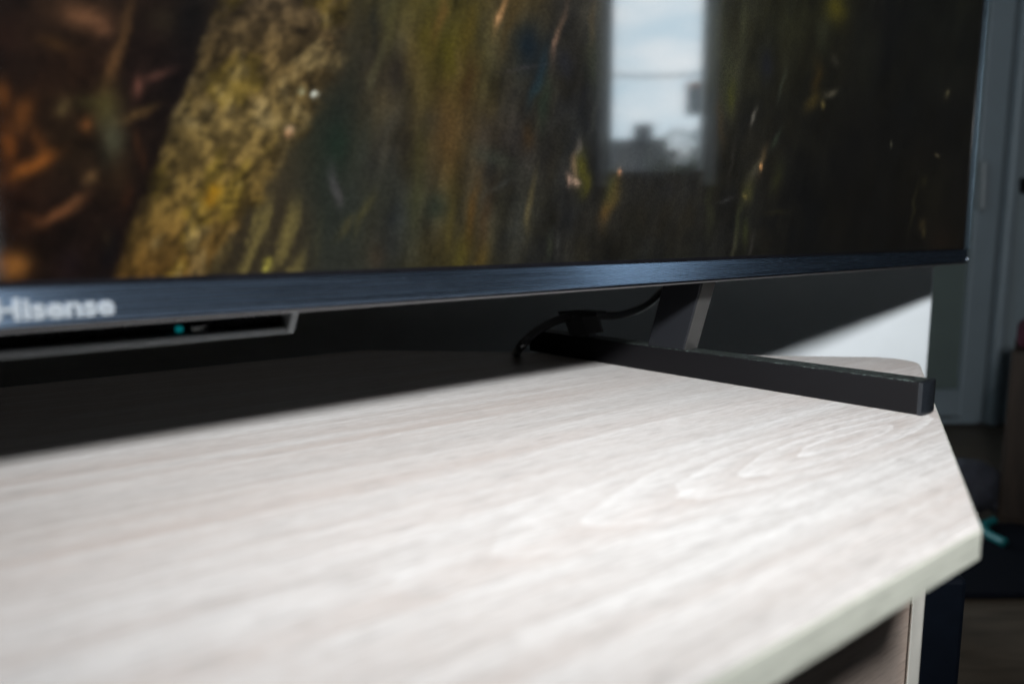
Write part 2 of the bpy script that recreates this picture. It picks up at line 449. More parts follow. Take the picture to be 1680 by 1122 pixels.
# ------------------------------------------------------------------ things standing on the dark floor at the right
sp = gz(1634, 862, ZF)
sdir = V((sp.x, sp.y, 0)).normalized(); srt = V((sdir.y, -sdir.x, 0))
SM = Matrix(((srt.x, sdir.x, 0, sp.x), (srt.y, sdir.y, 0, sp.y), (0, 0, 1, 0), (0, 0, 0, 1)))
sy = sp.y
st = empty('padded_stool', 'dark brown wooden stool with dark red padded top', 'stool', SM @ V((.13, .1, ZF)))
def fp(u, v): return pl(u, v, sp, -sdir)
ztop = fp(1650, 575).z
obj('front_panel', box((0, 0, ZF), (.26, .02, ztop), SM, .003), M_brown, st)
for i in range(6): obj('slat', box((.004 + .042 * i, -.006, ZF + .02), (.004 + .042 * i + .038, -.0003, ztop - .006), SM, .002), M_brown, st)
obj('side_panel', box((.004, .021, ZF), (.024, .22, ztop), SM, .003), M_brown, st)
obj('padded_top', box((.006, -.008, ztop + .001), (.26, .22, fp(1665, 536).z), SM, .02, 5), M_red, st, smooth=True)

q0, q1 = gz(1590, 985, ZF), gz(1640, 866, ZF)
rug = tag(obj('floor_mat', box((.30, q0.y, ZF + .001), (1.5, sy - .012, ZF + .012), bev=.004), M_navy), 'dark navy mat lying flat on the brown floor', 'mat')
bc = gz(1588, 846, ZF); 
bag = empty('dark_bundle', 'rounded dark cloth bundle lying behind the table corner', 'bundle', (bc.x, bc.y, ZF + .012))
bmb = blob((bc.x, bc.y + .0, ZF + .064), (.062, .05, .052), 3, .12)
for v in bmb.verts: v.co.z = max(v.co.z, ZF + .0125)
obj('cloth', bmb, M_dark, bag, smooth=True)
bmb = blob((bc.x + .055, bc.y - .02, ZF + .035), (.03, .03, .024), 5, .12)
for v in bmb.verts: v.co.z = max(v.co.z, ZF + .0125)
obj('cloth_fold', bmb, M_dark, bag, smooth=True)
def tp(u, v, z=.02): return gz(u, v, ZF + z)
tl = empty('teal_fork', 'teal plastic two pronged piece on the navy mat', 'tool', tp(1620, 868, .012))
obj('prong', tube([tp(1606, 858), tp(1622, 876), tp(1636, 884), tp(1648, 890)], .0085, 10, 6), M_teal, tl, smooth=True)
obj('prong', tube([tp(1606, 862, .022), tp(1616, 860, .022), tp(1624, 856, .022), tp(1631, 853, .022)], .007, 10, 6), M_teal, tl, smooth=True)

bx1 = pl(1586, 1000, (0, .46, 0), (0, -1, 0)).x; bx0 = bx1 - .055
crate = empty('navy_box', 'tall dark navy box beside the cabinet side, right of the pale panel', 'box', (bx0, .46, ZF))
obj('box_body', box((bx0, .46, ZF), (bx1, .60, -.112), bev=.004), M_navy2, crate)

# ------------------------------------------------------------------ corner cabinet
AC = math.radians(53.0)
DC = V((math.sin(AC), math.cos(AC), 0)); NC = V((DC.y, -DC.x, 0)); THC = math.atan2(DC.y, DC.x)
P1, SD = gz(1612, 862), gz(1527, 640)
BK1, BK2 = gz(1250, 582), gz(1490, 586)
CH = gz(600, 574)
def isect(a, da, b_, db):
    k = (da.x * db.y - da.y * db.x); s_ = ((b_.x - a.x) * db.y - (b_.y - a.y) * db.x) / k
    return a + da * s_
P2 = isect(P1, SD - P1, BK1, BK2 - BK1)
ctr = O - D * (TVW / 2)                          # mid axis of the stand
ax = -NF
def mirror(p):
    r = p - V((ctr.x, ctr.y, 0)); along = r.dot(DC); return p - DC * (2 * along)
outline = [mirror(P1), P1, P2, CH, mirror(CH), mirror(P2)]
# round the rear right corner
def rounded(pts, idx, r, n=8):
    out = []
    for i, p in enumerate(pts):
        if i not in idx: out.append(p); continue
        a = (pts[i - 1] - p).normalized(); c = (pts[(i + 1) % len(pts)] - p).normalized()
        half = a.angle(c) / 2; tdist = r / math.tan(half)
        p0, p1 = p + a * tdist, p + c * tdist; cen = p + (a + c).normalized() * (r / math.sin(half))
        v0, v1 = p0 - cen, p1 - cen; ang_ = v0.angle(v1); sgn = 1 if v0.cross(v1).z > 0 else -1
        for k in range(n + 1): out.append(cen + Matrix.Rotation(sgn * ang_ * k / n, 3, 'Z') @ v0)
    return out
OUT = rounded(outline, {2, 5}, .030, 8)
OUT = [OUT[0]] + rounded(OUT, {1}, .0015, 3)[1:]
TT = .0136
cab = empty('corner_television_stand', 'pale oak laminate corner stand with cut off corners under the television', 'television stand', (ctr.x, ctr.y, ZF), THC)
FR[cab.name] = cab.matrix_world.copy()
def inset(pts, d):
    cx = sum((p for p in pts), V()) / len(pts); out = []
    for i, p in enumerate(pts):
        a = (p - pts[i - 1]).normalized(); c = (pts[(i + 1) % len(pts)] - p).normalized()
        na, nc = V((-a.y, a.x, 0)), V((-c.y, c.x, 0))
        if na.dot(cx - p) < 0: na, nc = -na, -nc
        bis = (na + nc).normalized(); out.append(p + bis * (d / max(.3, bis.dot(na))))
    return out
fc = cab.matrix_world.inverted() @ gz(1392, 722)
for m_ in (M_top, M_side, M_edge):
    m_.node_tree.nodes['figure_map'].inputs['Location'].default_value = (-fc.x * FIG[0], -fc.y * FIG[1], 0)
core = inset(OUT, .0007)
bm = prism([V((p.x, p.y, -TT)) for p in core], (0, 0, TT))
tops = [e for e in bm.edges if all(abs(v.co.z) < 1e-6 for v in e.verts)]
bevel(bm, .0011, 3, tops)
slab = obj('table_top', bm, M_top, cab)
bm = bmesh.new(); n_ = len(OUT); inn = inset(OUT, .00065)
ro = [[bm.verts.new((p.x, p.y, z)) for p in pp] for pp, z in ((inn, -.0016), (OUT, -.0019), (OUT, -TT + .0003), (inn, -TT))]
for a, c in zip(ro, ro[1:]):
    for i in range(n_): bm.faces.new((a[i], a[(i + 1) % n_], c[(i + 1) % n_], c[i]))
obj('edge_band', bm, M_edge, slab)
# carcass: inset 15 mm from the front, end panel with its own front edge
dside = (SD - P1).normalized(); back_in = -NC
pc = pl(1513, 1050, P1 + back_in * .080, NC); pc.z = 0     # outer front edge of the end panel
zt = -TT - .0003
pw = .017
def plan(pts, z0, z1, bev=0): return prism([V((p.x, p.y, z0)) for p in pts], (0, 0, z1 - z0), bev)
sd_len = .20
pa, pb = pc - DC * pw, pc
obj('end_panel', plan([pa, pb, pb + dside * sd_len, pa + dside * sd_len], ZF + .02, zt, .0022), mat('pale_board_edge', (.66, .64, .58), .5, noise=.05, scale=60), cab)
kd = .004 / dside.dot(back_in); dl = pa + dside * kd - DC * .0003
for k in range(2):
    w = .40
    s0 = dl - DC * (w + .003) * k; s1 = s0 - DC * w
    s0b = s0 + (dside * (.013 / dside.dot(back_in)) if k == 0 else back_in * .013)
    dr = obj('cabinet_door', plan([s1, s0, s0b, s1 + back_in * .013], ZF + .06, zt - .003, .0015), M_side, cab)
    hp = (s0 - DC * .05) if k else (s1 + DC * .05)
    obj('handle', plan([hp, hp + DC * .012, hp + DC * .012 + NC * .012, hp + NC * .012], -.30, -.18, .003), M_iron, dr)
ml = mirror(pc)
obj('end_panel', plan([ml, ml + DC * pw, ml + DC * pw + back_in * sd_len, ml + back_in * sd_len], ZF + .02, zt, .0012), M_side, cab)
obj('plinth', plan([ml + back_in * .03, pc + back_in * .03 - DC * .02, pc + back_in * .16 - DC * .02, ml + back_in * .16], ZF, ZF + .058, .001), M_side, cab)
bq = inset([OUT[0], P1, SD, CH, mirror(CH)], .05)
obj('back_panel', plan([bq[3] + V((.02, 0, 0)), bq[4], bq[4] + NC * .01, bq[3] + NC * .01 + V((.02, 0, 0))], ZF + .02, zt), M_side, cab)

# ------------------------------------------------------------------ television
tv = empty('television', 'black flat television showing a dark mossy forest picture', 'television', (O.x, O.y, 0), TH)
T = FR[tv.name]
def tl_(x, y, z): return T @ V((x, y, z))
def tbox(lo, hi, bev=0, seg=2, bm=None): return box(lo, hi, T, bev, seg, bm)
def tp_(u, v): return pl(u, v, O, NF)

obj('back_cover', tbox((-TVW + .003, .0075, ZB + .004), (-.002, .016, TVH), .002), M_plast, tv)
obj('rear_housing', tbox((-TVW + .12, .0165, ZB + .012), (-.13, .055, .60), .006), M_plast, tv)
# lower bezel: brushed face, dark groove and grey lip
bm = prism([tl_(-TVW, y, z) for y, z in ((-.0005, ZB + .0022), (.0006, ZT), (.007, ZT), (.007, ZB + .0022))], D * (TVW + .0015), .0003, 2)
bz = obj('lower_bezel', bm, M_bezel, tv, uv=True)
obj('groove', tbox((-TVW, .0006, ZB + .0010), (.001, .0068, ZB + .0021)), M_border, bz)
bm = prism([tl_(-TVW, y, z) for y, z in ((-.0007, ZB), (-.0007, ZB + .0003), (.0004, ZB + .0009), (.0068, ZB + .0009), (.0068, ZB))], D * (TVW + .001))
obj('lip', bm, M_lip, bz)
# dust line where the glass meets the bezel
obj('side_trim', tbox((-.0012, -.0012, ZT + .0003), (.0002, .0074, TVH), .0005), M_steel, tv)
obj('top_trim', tbox((-TVW, -.0012, TVH + .0002), (.0002, .0074, TVH + .003), .0005), M_steel, tv)
BR, BB = .010, .0024                              # black border right and below
bm = tbox((-TVW + .003, .0012, ZT + .0002), (-.0023, .007, ZT + BB))
tbox((-BR, .0012, ZT + BB), (-.0023, .007, TVH - .002), bm=bm)
obj('black_border', bm, M_border, tv)
obj('corner_glint', tbox((-.0008, -.0012, ZB + .0042), (.0018, .0003, ZB + .0066), .0005), mat('glint_steel', (.7, .72, .74), .25, 1.0, noise=.05, scale=300), bz)  # small bright steel block standing in for the glint on the bezel corner

# ---- the picture on the screen, painted by code on a fine grid of the screen's own mesh
def vnoise(x, y, seed):
    xi, yi = np.floor(x).astype(np.int64), np.floor(y).astype(np.int64); fx, fy = x - xi, y - yi
    fx, fy = fx * fx * (3 - 2 * fx), fy * fy * (3 - 2 * fy)
    def hsh(a, b_):
        q = (a * 374761393 + b_ * 668265263 + seed * 982451653) & 0xffffffff
        q = ((q ^ (q >> 13)) * 1274126177) & 0xffffffff
        return ((q ^ (q >> 16)) & 0xffff) / 65535.0
    return (hsh(xi, yi) * (1 - fx) + hsh(xi + 1, yi) * fx) * (1 - fy) + (hsh(xi, yi + 1) * (1 - fx) + hsh(xi + 1, yi + 1) * fx) * fy
def fbm(x, y, seed, o=4):
    r, a, tot = 0, 1.0, 0
    for k in range(o):
        r = r + a * vnoise(x * 2 ** k, y * 2 ** k, seed + k); tot += a; a *= .55
    return r / tot
def sst(x, a, b_):
    t_ = np.clip((x - a) / (b_ - a), 0, 1); return t_ * t_ * (3 - 2 * t_)

GU = [-200, 0, 120, 240, 330, 450, 540, 640, 740, 840, 940, 1080, 1200, 1320, 1440, 1560, 1800]
GV = [-60, 0, 115, 230, 345, 450, 520]
G0 = [(22, 14, 10), (26, 17, 12), (34, 24, 16), (30, 22, 17), (26, 22, 18), (60, 50, 36), (62, 56, 40), (58, 54, 34), (72, 66, 32), (58, 50, 32), (44, 42, 36), (36, 38, 34), (36, 36, 26), (36, 37, 24), (22, 22, 18), (18, 19, 13), (12, 11, 9)]
G1 = [(22, 14, 10), (26, 17, 12), (34, 22, 14), (24, 17, 14), (22, 18, 16), (60, 50, 36), (50, 46, 34), (52, 46, 34), (74, 66, 26), (46, 44, 34), (36, 35, 32), (36, 38, 32), (36, 36, 26), (26, 26, 18), (19, 19, 15), (17, 17, 12), (10, 9, 8)]
G2 = [(30, 17, 10), (36, 21, 12), (36, 26, 16), (24, 17, 13), (24, 19, 16), (54, 48, 34), (36, 40, 32), (50, 46, 36), (66, 54, 32), (46, 42, 36), (35, 35, 32), (34, 34, 31), (29, 28, 23), (25, 24, 17), (16, 16, 13), (15, 14, 10), (9, 8, 7)]
G3 = [(30, 16, 9), (30, 17, 10), (28, 19, 14), (24, 16, 12), (26, 20, 16), (52, 46, 34), (38, 42, 36), (44, 45, 38), (60, 54, 36), (44, 44, 38), (33, 32, 28), (33, 32, 29), (27, 26, 21), (20, 19, 14), (14, 13, 10), (16, 14, 10), (9, 8, 7)]
G4 = [(26, 15, 9), (24, 15, 10), (22, 15, 12), (22, 15, 13), (30, 23, 17), (46, 42, 32), (42, 44, 38), (42, 42, 34), (58, 52, 30), (36, 35, 29), (30, 29, 25), (26, 26, 22), (24, 23, 18), (17, 16, 12), (14, 13, 11), (17, 14, 10), (9, 8, 7)]
G5 = [(28, 16, 9), (28, 17, 10), (20, 14, 12), (22, 16, 14), (34, 26, 18), (48, 44, 32), (44, 44, 38), (44, 44, 36), (56, 50, 28), (36, 34, 28), (28, 27, 23), (23, 22, 18), (20, 19, 15), (16, 15, 12), (14, 13, 11), (15, 12, 9), (9, 8, 7)]
GC = np.array([G0, G0, G1, G2, G3, G4, G5], float); GC[:, 13:] *= .72

STROKES = [  # u, v, half length, half width, lean to the right from upright (deg), colour, strength
 # left: brown undergrowth with orange strands
 (140, 30, 44, 20, 96, (120, 82, 56), .75), (165, 46, 18, 14, 90, (125, 84, 58), .5), (88, 72, 30, 9, 110, (74, 50, 24), .6), (200, 60, 75, 9, 18, (92, 66, 40), .75), (182, 108, 34, 11, 12, (104, 72, 42), .6),
 (268, 36, 26, 24, 30, (50, 42, 30), .6), (262, 120, 30, 6, 65, (92, 60, 50), .8), (230, 142, 24, 8, 12, (104, 66, 54), .85), (228, 190, 40, 7, 68, (98, 74, 42), .7),
 (176, 178, 38, 24, 0, (78, 70, 36), .8), (150, 168, 40, 14, 90, (62, 56, 30), .6), (182, 232, 42, 20, 2, (74, 74, 56), .8), (102, 176, 16, 9, 0, (92, 78, 48), .7), (143, 208, 15, 11, 0, (128, 78, 40), .75),
 (36, 184, 34, 16, 20, (112, 66, 28), .7), (14, 240, 32, 10, -8, (122, 68, 26), .75), (62, 236, 30, 10, -20, (100, 58, 26), .65), (50, 276, 44, 12, 62, (142, 82, 32), .85), (70, 258, 16, 10, 30, (128, 74, 30), .6), (4, 156, 22, 14, 0, (120, 68, 24), .6),
 (152, 292, 13, 10, 0, (112, 84, 52), .75), (192, 290, 40, 22, 20, (46, 33, 20), .7), (100, 348, 46, 9, 60, (112, 70, 42), .85), (60, 362, 24, 7, -60, (80, 48, 28), .6), (126, 326, 22, 6, 55, (108, 72, 44), .6),
 (26, 440, 34, 22, 60, (142, 92, 40), .85), (6, 432, 20, 16, 0, (128, 78, 32), .5), (180, 400, 24, 6, -15, (60, 48, 30), .6), (228, 246, 32, 6, -16, (76, 44, 24), .6), (120, 440, 30, 20, 0, (28, 20, 24), .5), (206, 322, 24, 8, 0, (56, 32, 18), .6),
 (8, 60, 40, 18, 0, (40, 22, 14), .5), (48, 120, 40, 14, 30, (30, 20, 14), .5), (310, 30, 60, 24, 12, (16, 15, 15), .7), (288, 130, 60, 18, 14, (17, 13, 12), .7), (236, 320, 44, 12, 22, (16, 12, 11), .7), (182, 420, 40, 14, 20, (12, 11, 13), .7),
 # right of the trunk
 (560, 180, 90, 22, 12, (26, 32, 28), .6), (552, 240, 40, 22, 8, (28, 44, 34), .6), (548, 300, 30, 8, -14, (74, 72, 74), .7), (556, 322, 20, 7, -10, (82, 78, 80), .6), (612, 40, 46, 10, 6, (30, 32, 30), .6), (640, 40, 60, 12, 2, (70, 66, 36), .55), (618, 100, 44, 7, 18, (74, 72, 50), .6), (606, 132, 14, 7, 15, (84, 80, 58), .5),
 (652, 120, 34, 16, 0, (30, 27, 24), .7), (680, 100, 60, 16, -3, (88, 74, 40), .6), (720, 36, 44, 9, 10, (104, 74, 38), .6), (700, 60, 40, 16, 4, (82, 72, 24), .6), (762, 60, 40, 14, 8, (76, 66, 22), .6), (735, 90, 40, 20, 0, (74, 68, 18), .6), (772, 28, 40, 10, 14, (82, 70, 28), .6),
 (768, 140, 60, 20, 4, (62, 42, 22), .6), (748, 110, 30, 7, 6, (92, 76, 48), .5), (728, 180, 60, 24, 2, (74, 54, 32), .5), (700, 200, 30, 14, 10, (48, 44, 38), .5), (740, 240, 60, 16, 2, (84, 64, 34), .5), (690, 240, 50, 14, 5, (66, 62, 32), .5), (796, 230, 60, 20, 0, (60, 54, 46), .5),
 (742, 340, 60, 14, 6, (84, 74, 34), .45), (778, 350, 60, 10, 8, (84, 58, 24), .65), (800, 360, 54, 10, 10, (70, 46, 26), .4), (738, 390, 44, 8, 4, (96, 84, 36), .35), (760, 420, 44, 14, 10, (84, 76, 26), .55), (716, 336, 24, 20, 0, (34, 44, 36), .6), (680, 330, 60, 16, 6, (58, 60, 34), .5), (795, 425, 30, 10, 12, (96, 76, 30), .5),
 (636, 310, 60, 24, 10, (40, 42, 36), .5), (600, 350, 40, 7, 26, (86, 80, 44), .55), (570, 372, 24, 6, 40, (84, 76, 44), .5), (620, 400, 60, 30, 0, (50, 50, 46), .4), (596, 240, 40, 14, 10, (54, 60, 52), .4), (640, 200, 50, 18, 20, (62, 62, 58), .4), (612, 428, 30, 14, 0, (62, 50, 36), .5), (812, 260, 44, 18, -60, (56, 62, 52), .5),
 (822, 16, 34, 5, 14, (158, 118, 76), .75), (817, 28, 12, 4, 14, (196, 150, 104), .7), (836, 40, 60, 10, 14, (66, 52, 26), .5), (870, 76, 44, 26, 4, (18, 28, 36), .85), (888, 120, 50, 8, 18, (28, 42, 50), .8), (882, 150, 30, 6, 20, (32, 50, 56), .6), (918, 60, 50, 5, 12, (104, 82, 66), .7), (914, 72, 16, 4, 16, (128, 100, 84), .6), (976, 40, 44, 5, 4, (78, 66, 46), .6), (974, 100, 50, 12, 0, (46, 50, 34), .5),
 (895, 170, 44, 10, 4, (28, 42, 32), .6), (836, 150, 50, 10, 6, (50, 46, 38), .5), (860, 115, 30, 3, 80, (62, 58, 60), .5), (930, 105, 24, 16, 0, (30, 32, 40), .6), (866, 222, 20, 10, 0, (64, 46, 24), .5), (974, 190, 34, 5, 12, (58, 58, 52), .5),
 (950, 240, 16, 6, 0, (98, 92, 92), .7), (942, 272, 28, 5, 4, (124, 100, 84), .8), (954, 276, 34, 12, 2, (90, 86, 28), .7), (932, 294, 10, 4, 0, (164, 134, 116), .9), (941, 298, 9, 4, -25, (168, 140, 120), .9), (958, 306, 18, 8, 0, (84, 80, 24), .5), (874, 330, 54, 5, 10, (86, 78, 52), .7), (868, 355, 24, 4, 10, (96, 86, 58), .6), (1006, 320, 40, 9, 14, (92, 74, 38), .55), (1017, 282, 8, 4, 0, (190, 132, 92), .85), (994, 345, 24, 8, 10, (96, 70, 36), .6), (1000, 310, 30, 12, 10, (70, 70, 34), .5),
 (898, 408, 24, 6, 10, (58, 62, 46), .5), (912, 405, 22, 4, 5, (70, 70, 66), .5), (826, 305, 24, 5, 70, (62, 64, 60), .5), (976, 280, 60, 10, 2, (20, 20, 20), .6), (900, 255, 44, 12, 2, (26, 25, 24), .5), (1040, 380, 60, 16, 4, (20, 20, 16), .5), (1075, 340, 44, 10, 4, (32, 32, 28), .4),
 # far right, dim
 (1222, 50, 46, 8, 6, (58, 60, 42), .6), (1190, 125, 60, 12, 2, (48, 50, 32), .6), (1200, 155, 30, 7, 0, (62, 64, 22), .6), (1182, 200, 44, 7, 0, (58, 44, 22), .5), (1374, 10, 30, 20, 0, (72, 66, 16), .75), (1350, 60, 40, 14, 4, (44, 46, 30), .5), (1255, 110, 26, 12, 0, (22, 24, 34), .6), (1282, 140, 30, 4, 8, (50, 54, 46), .6), (1240, 190, 16, 3, 20, (104, 100, 92), .7), (1368, 104, 10, 6, 0, (56, 54, 46), .5), (1340, 130, 28, 8, 0, (52, 40, 16), .6), (1336, 168, 20, 9, 30, (72, 60, 26), .55), (1362, 157, 9, 6, 60, (96, 90, 74), .65), (1349, 174, 8, 3, 10, (120, 106, 60), .6),
 (1278, 230, 18, 5, 24, (50, 60, 46), .55), (1254, 262, 22, 6, 22, (86, 70, 46), .65), (1240, 278, 20, 6, 40, (70, 68, 56), .55), (1251, 274, 5, 2, 10, (225, 165, 105), .9), (1228, 312, 22, 8, 10, (80, 78, 38), .5), (1222, 320, 5, 3, 0, (130, 112, 60), .6), (1196, 328, 12, 3, 70, (66, 66, 66), .5), (1214, 362, 44, 5, 8, (68, 72, 44), .4), (1225, 380, 26, 6, 6, (66, 72, 32), .4), (1206, 400, 26, 3, 10, (90, 88, 66), .35), (1275, 290, 26, 8, 14, (48, 50, 24), .5), (1166, 340, 50, 8, 3, (44, 46, 30), .5), (1234, 404, 24, 3, 10, (56, 54, 50), .5), (1198, 266, 30, 3, 2, (46, 44, 40), .5), (1276, 350, 20, 5, 90, (40, 38, 22), .4), (1162, 250, 30, 6, 0, (26, 24, 22), .5),
 (1460, 235, 6, 2, 0, (82, 80, 66), .7), (1536, 254, 6, 2, -30, (92, 84, 62), .7), (1554, 158, 10, 5, 10, (56, 52, 36), .6), (1555, 154, 4, 2, 0, (100, 92, 66), .6), (1512, 372, 10, 6, 0, (58, 48, 26), .6), (1516, 384, 6, 4, 0, (80, 70, 40), .5), (1500, 344, 40, 3, 14, (36, 34, 18), .6), (1518, 300, 10, 4, 10, (40, 38, 22), .5), (1400, 250, 120, 40, 2, (14, 13, 11), .5), (1290, 45, 40, 20, 0, (46, 46, 28), .5), (1420, 90, 80, 16, 3, (24, 25, 18), .5), (1540, 400, 30, 20, 0, (26, 18, 10), .5), (1530, 330, 60, 20, 8, (22, 20, 10), .5),
]
def paint(u, v):
    # broad colours
    iu = np.clip(np.searchsorted(GU, u) - 1, 0, len(GU) - 2); iv = np.clip(np.searchsorted(GV, v) - 1, 0, len(GV) - 2)
    gu, gv = np.array(GU, float), np.array(GV, float)
    fu = np.clip((u - gu[iu]) / (gu[iu + 1] - gu[iu]), 0, 1)[:, None]; fv = np.clip((v - gv[iv]) / (gv[iv + 1] - gv[iv]), 0, 1)[:, None]
    fu, fv = fu * fu * (3 - 2 * fu), fv * fv * (3 - 2 * fv)
    c = (GC[iv, iu] * (1 - fu) + GC[iv, iu + 1] * fu) * (1 - fv) + (GC[iv + 1, iu] * (1 - fu) + GC[iv + 1, iu + 1] * fu) * fv
    wu = u + 22 * (fbm(u / 60, v / 60, 5) - .5); wv = v + 22 * (fbm(u / 60, v / 60, 6) - .5)
    # leaning mossy trunk
    le = 358 - .385 * v + 16 * (fbm(v / 26, u * 0, 9) - .5)
    re = np.interp(v, [-60, 0, 90, 150, 200, 240, 300, 345, 400, 460], [590, 572, 556, 532, 510, 478, 440, 412, 372, 340]) + 40 * (fbm(u / 22, v / 22, 10) - .5)
    k = sst(u, le - 6, le + 7) * (1 - sst(u, re - 16, re + 18))
    tcol = np.stack([np.interp(v, [0, 90, 200, 330, 450], a) for a in ((72, 82, 106, 104, 88), (60, 67, 89, 84, 64), (43, 41, 52, 42, 29))], 1)
    al = (u - le) / np.maximum(re - le, 20)
    moss = sst(fbm(u / 46 + v / 120, v / 70, 21), .52, .68)[:, None]
    tcol = tcol * (1 - .45 * moss) + np.array([106, 90, 28]) * .45 * moss
    pale = sst(fbm(u / 36, v / 50, 33), .54, .70)[:, None]
    tcol = tcol * (1 - .55 * pale) + np.array([128, 112, 76]) * .55 * pale
    cr_ = fbm((u + .385 * v) / 15, (v - .3 * u) / 24, 40, 4); tcol = tcol * (.66 + .56 * sst(cr_, .28, .72))[:, None]
    pit = sst(fbm((u + .3 * v) / 19, v / 11, 44, 3), .60, .70)[:, None]; tcol = tcol * (1 - .32 * pit)
    tcol = tcol * (.78 + .3 * np.clip(np.sin(np.clip(al, 0, 1) * 3.1), 0, 1))[:, None]
    c = c * (1 - k[:, None]) + tcol * k[:, None]
    # grass below and right of the trunk foot
    gk = (sst(u, re - 20, re + 20) * (1 - sst(u, 470, 540)) * sst(v, 300, 360))[:, None]
    gs = sst(fbm((u + .26 * v) / 16, v / 120, 51), .42, .66)[:, None]
    c = c * (1 - .8 * gk) + .8 * gk * (np.array([48, 42, 30]) * (1 - gs) + np.array([112, 100, 56]) * gs)
    # upright streaks right of the trunk
    rk = sst(u, 540, 640)
    s1 = fbm((u + .2 * v) / 22, v / 130, 61); s2 = fbm((u + .16 * v) / 9, v / 60, 62)
    c = c * (1 + rk * (.60 * (s1 - .5) + .35 * (s2 - .5) + .6 * (fbm(u / 30, v / 46, 66) - .5)))[:, None]
    tint = (fbm((u + .2 * v) / 40, v / 90, 63) - .5)[:, None] * np.array([14, 6, -14]); c = c + tint * (rk * np.clip(1.25 - u / 1500, .15, 1))[:, None]
    gl_ = (sst(u, 985, 1010) * (1 - sst(u, 1140, 1165)) * (1 - sst(v, 215, 300)))[:, None]; c = c * (1 - gl_) + np.array([26, 27, 26]) * gl_
    lk = 1 - sst(u, le - 30, le); c = c * (1 + lk * 1.0 * (fbm(u / 34, v / 34, 70) - .5))[:, None]
    for (su, sv, a, b_, an, col, w) in STROKES:
        r_ = math.radians(an); dx, dy = wu - su, wv - sv
        ma = dx * math.sin(r_) - dy * math.cos(r_); mb = dx * math.cos(r_) + dy * math.sin(r_)
        q = (ma / a) ** 2 + (mb / b_) ** 2
        g = (w * np.exp(-q * 1.1))[:, None]; c = c * (1 - g) + np.array(col) * g
    for (su, sv, rr, col) in ((516, 155, 5, (235, 240, 225)), (495, 150, 5, (150, 150, 118)), (475, 212, 6, (190, 160, 125)), (474, 220, 5, (200, 150, 110)), (352, 314, 11, (150, 110, 22)), (345, 330, 9, (140, 100, 24)), (440, 430, 7, (150, 140, 60)), (437, 442, 5, (190, 180, 80))):
        g = np.exp(-((u - su) ** 2 + (v - sv) ** 2) / (rr * rr))[:, None]; c = c * (1 - g) + np.array(col) * g
    return np.clip(c, 3, 255)

xs = np.concatenate([np.arange(-TVW + .004, -1.06, .008), np.linspace(-1.06, -BR, 560)])
zs = np.concatenate([np.linspace(ZT + BB, .47, 210), np.arange(.478, TVH - .004, .008), [TVH - .002]])
X, Z = np.meshgrid(xs, zs); X, Z = X.ravel(), Z.ravel(); nx, nzv = len(xs), len(zs)
SY = .0016
co = np.stack([X, np.full_like(X, SY), Z], 1)
R3 = np.array(T.to_3x3()); wc = co @ R3.T + np.array(T.translation)
rel = wc - CAM; dep = np.maximum(rel @ FW, .05)
pu, pv = np.clip(840 + FPX * (rel @ RT) / dep, -190, 1700), np.clip(561 - FPX * (rel @ UP) / dep, -400, 520)
rgb = paint(pu, pv) / 255
rgb = np.where(rgb <= .04045, rgb / 12.92, ((rgb + .055) / 1.055) ** 2.4)
ii, jj = np.meshgrid(np.arange(nx - 1), np.arange(nzv - 1)); b0 = (jj * nx + ii).ravel()
faces = np.stack([b0, b0 + 1, b0 + nx + 1, b0 + nx], 1)
me = bpy.data.meshes.new('screen')
me.vertices.add(len(co)); me.vertices.foreach_set('co', co.astype(np.float32).ravel())
me.loops.add(faces.size); me.loops.foreach_set('vertex_index', faces.ravel().astype(np.int32))
me.polygons.add(len(faces)); me.polygons.foreach_set('loop_start', np.arange(0, faces.size, 4, dtype=np.int32))
me.update(calc_edges=True)
at = me.color_attributes.new('picture', 'FLOAT_COLOR', 'POINT')
at.data.foreach_set('color', np.concatenate([rgb, np.ones((len(rgb), 1))], 1).astype(np.float32).ravel())
scr = bpy.data.objects.new('screen', me); COL.objects.link(scr); scr.parent = tv
m, t, b = nodes('lit_screen'); N, L = t.nodes.new, t.links.new
atn = N('ShaderNodeAttribute'); atn.attribute_name = 'picture'
b.inputs['Base Color'].default_value = (.0004, .0004, .0005, 1); b.inputs['Roughness'].default_value = .055
b.inputs['IOR'].default_value = 2.5
co_ = N('ShaderNodeTexCoord'); nz_ = N('ShaderNodeTexNoise'); nz_.inputs['Scale'].default_value = 900; nz_.inputs['Detail'].default_value = 2
L(co_.outputs['Object'], nz_.inputs['Vector'])
mr = N('ShaderNodeMapRange'); mr.inputs['From Min'].default_value = .3; mr.inputs['From Max'].default_value = .7; mr.inputs['To Min'].default_value = .72; mr.inputs['To Max'].default_value = 1.28
L(nz_.outputs['Fac'], mr.inputs['Value'])
vm = N('ShaderNodeVectorMath'); vm.operation = 'SCALE'; L(atn.outputs['Color'], vm.inputs[0]); L(mr.outputs['Result'], vm.inputs['Scale'])
L(vm.outputs['Vector'], b.inputs['Emission Color']); b.inputs['Emission Strength'].default_value = 1.0
me.materials.append(m)

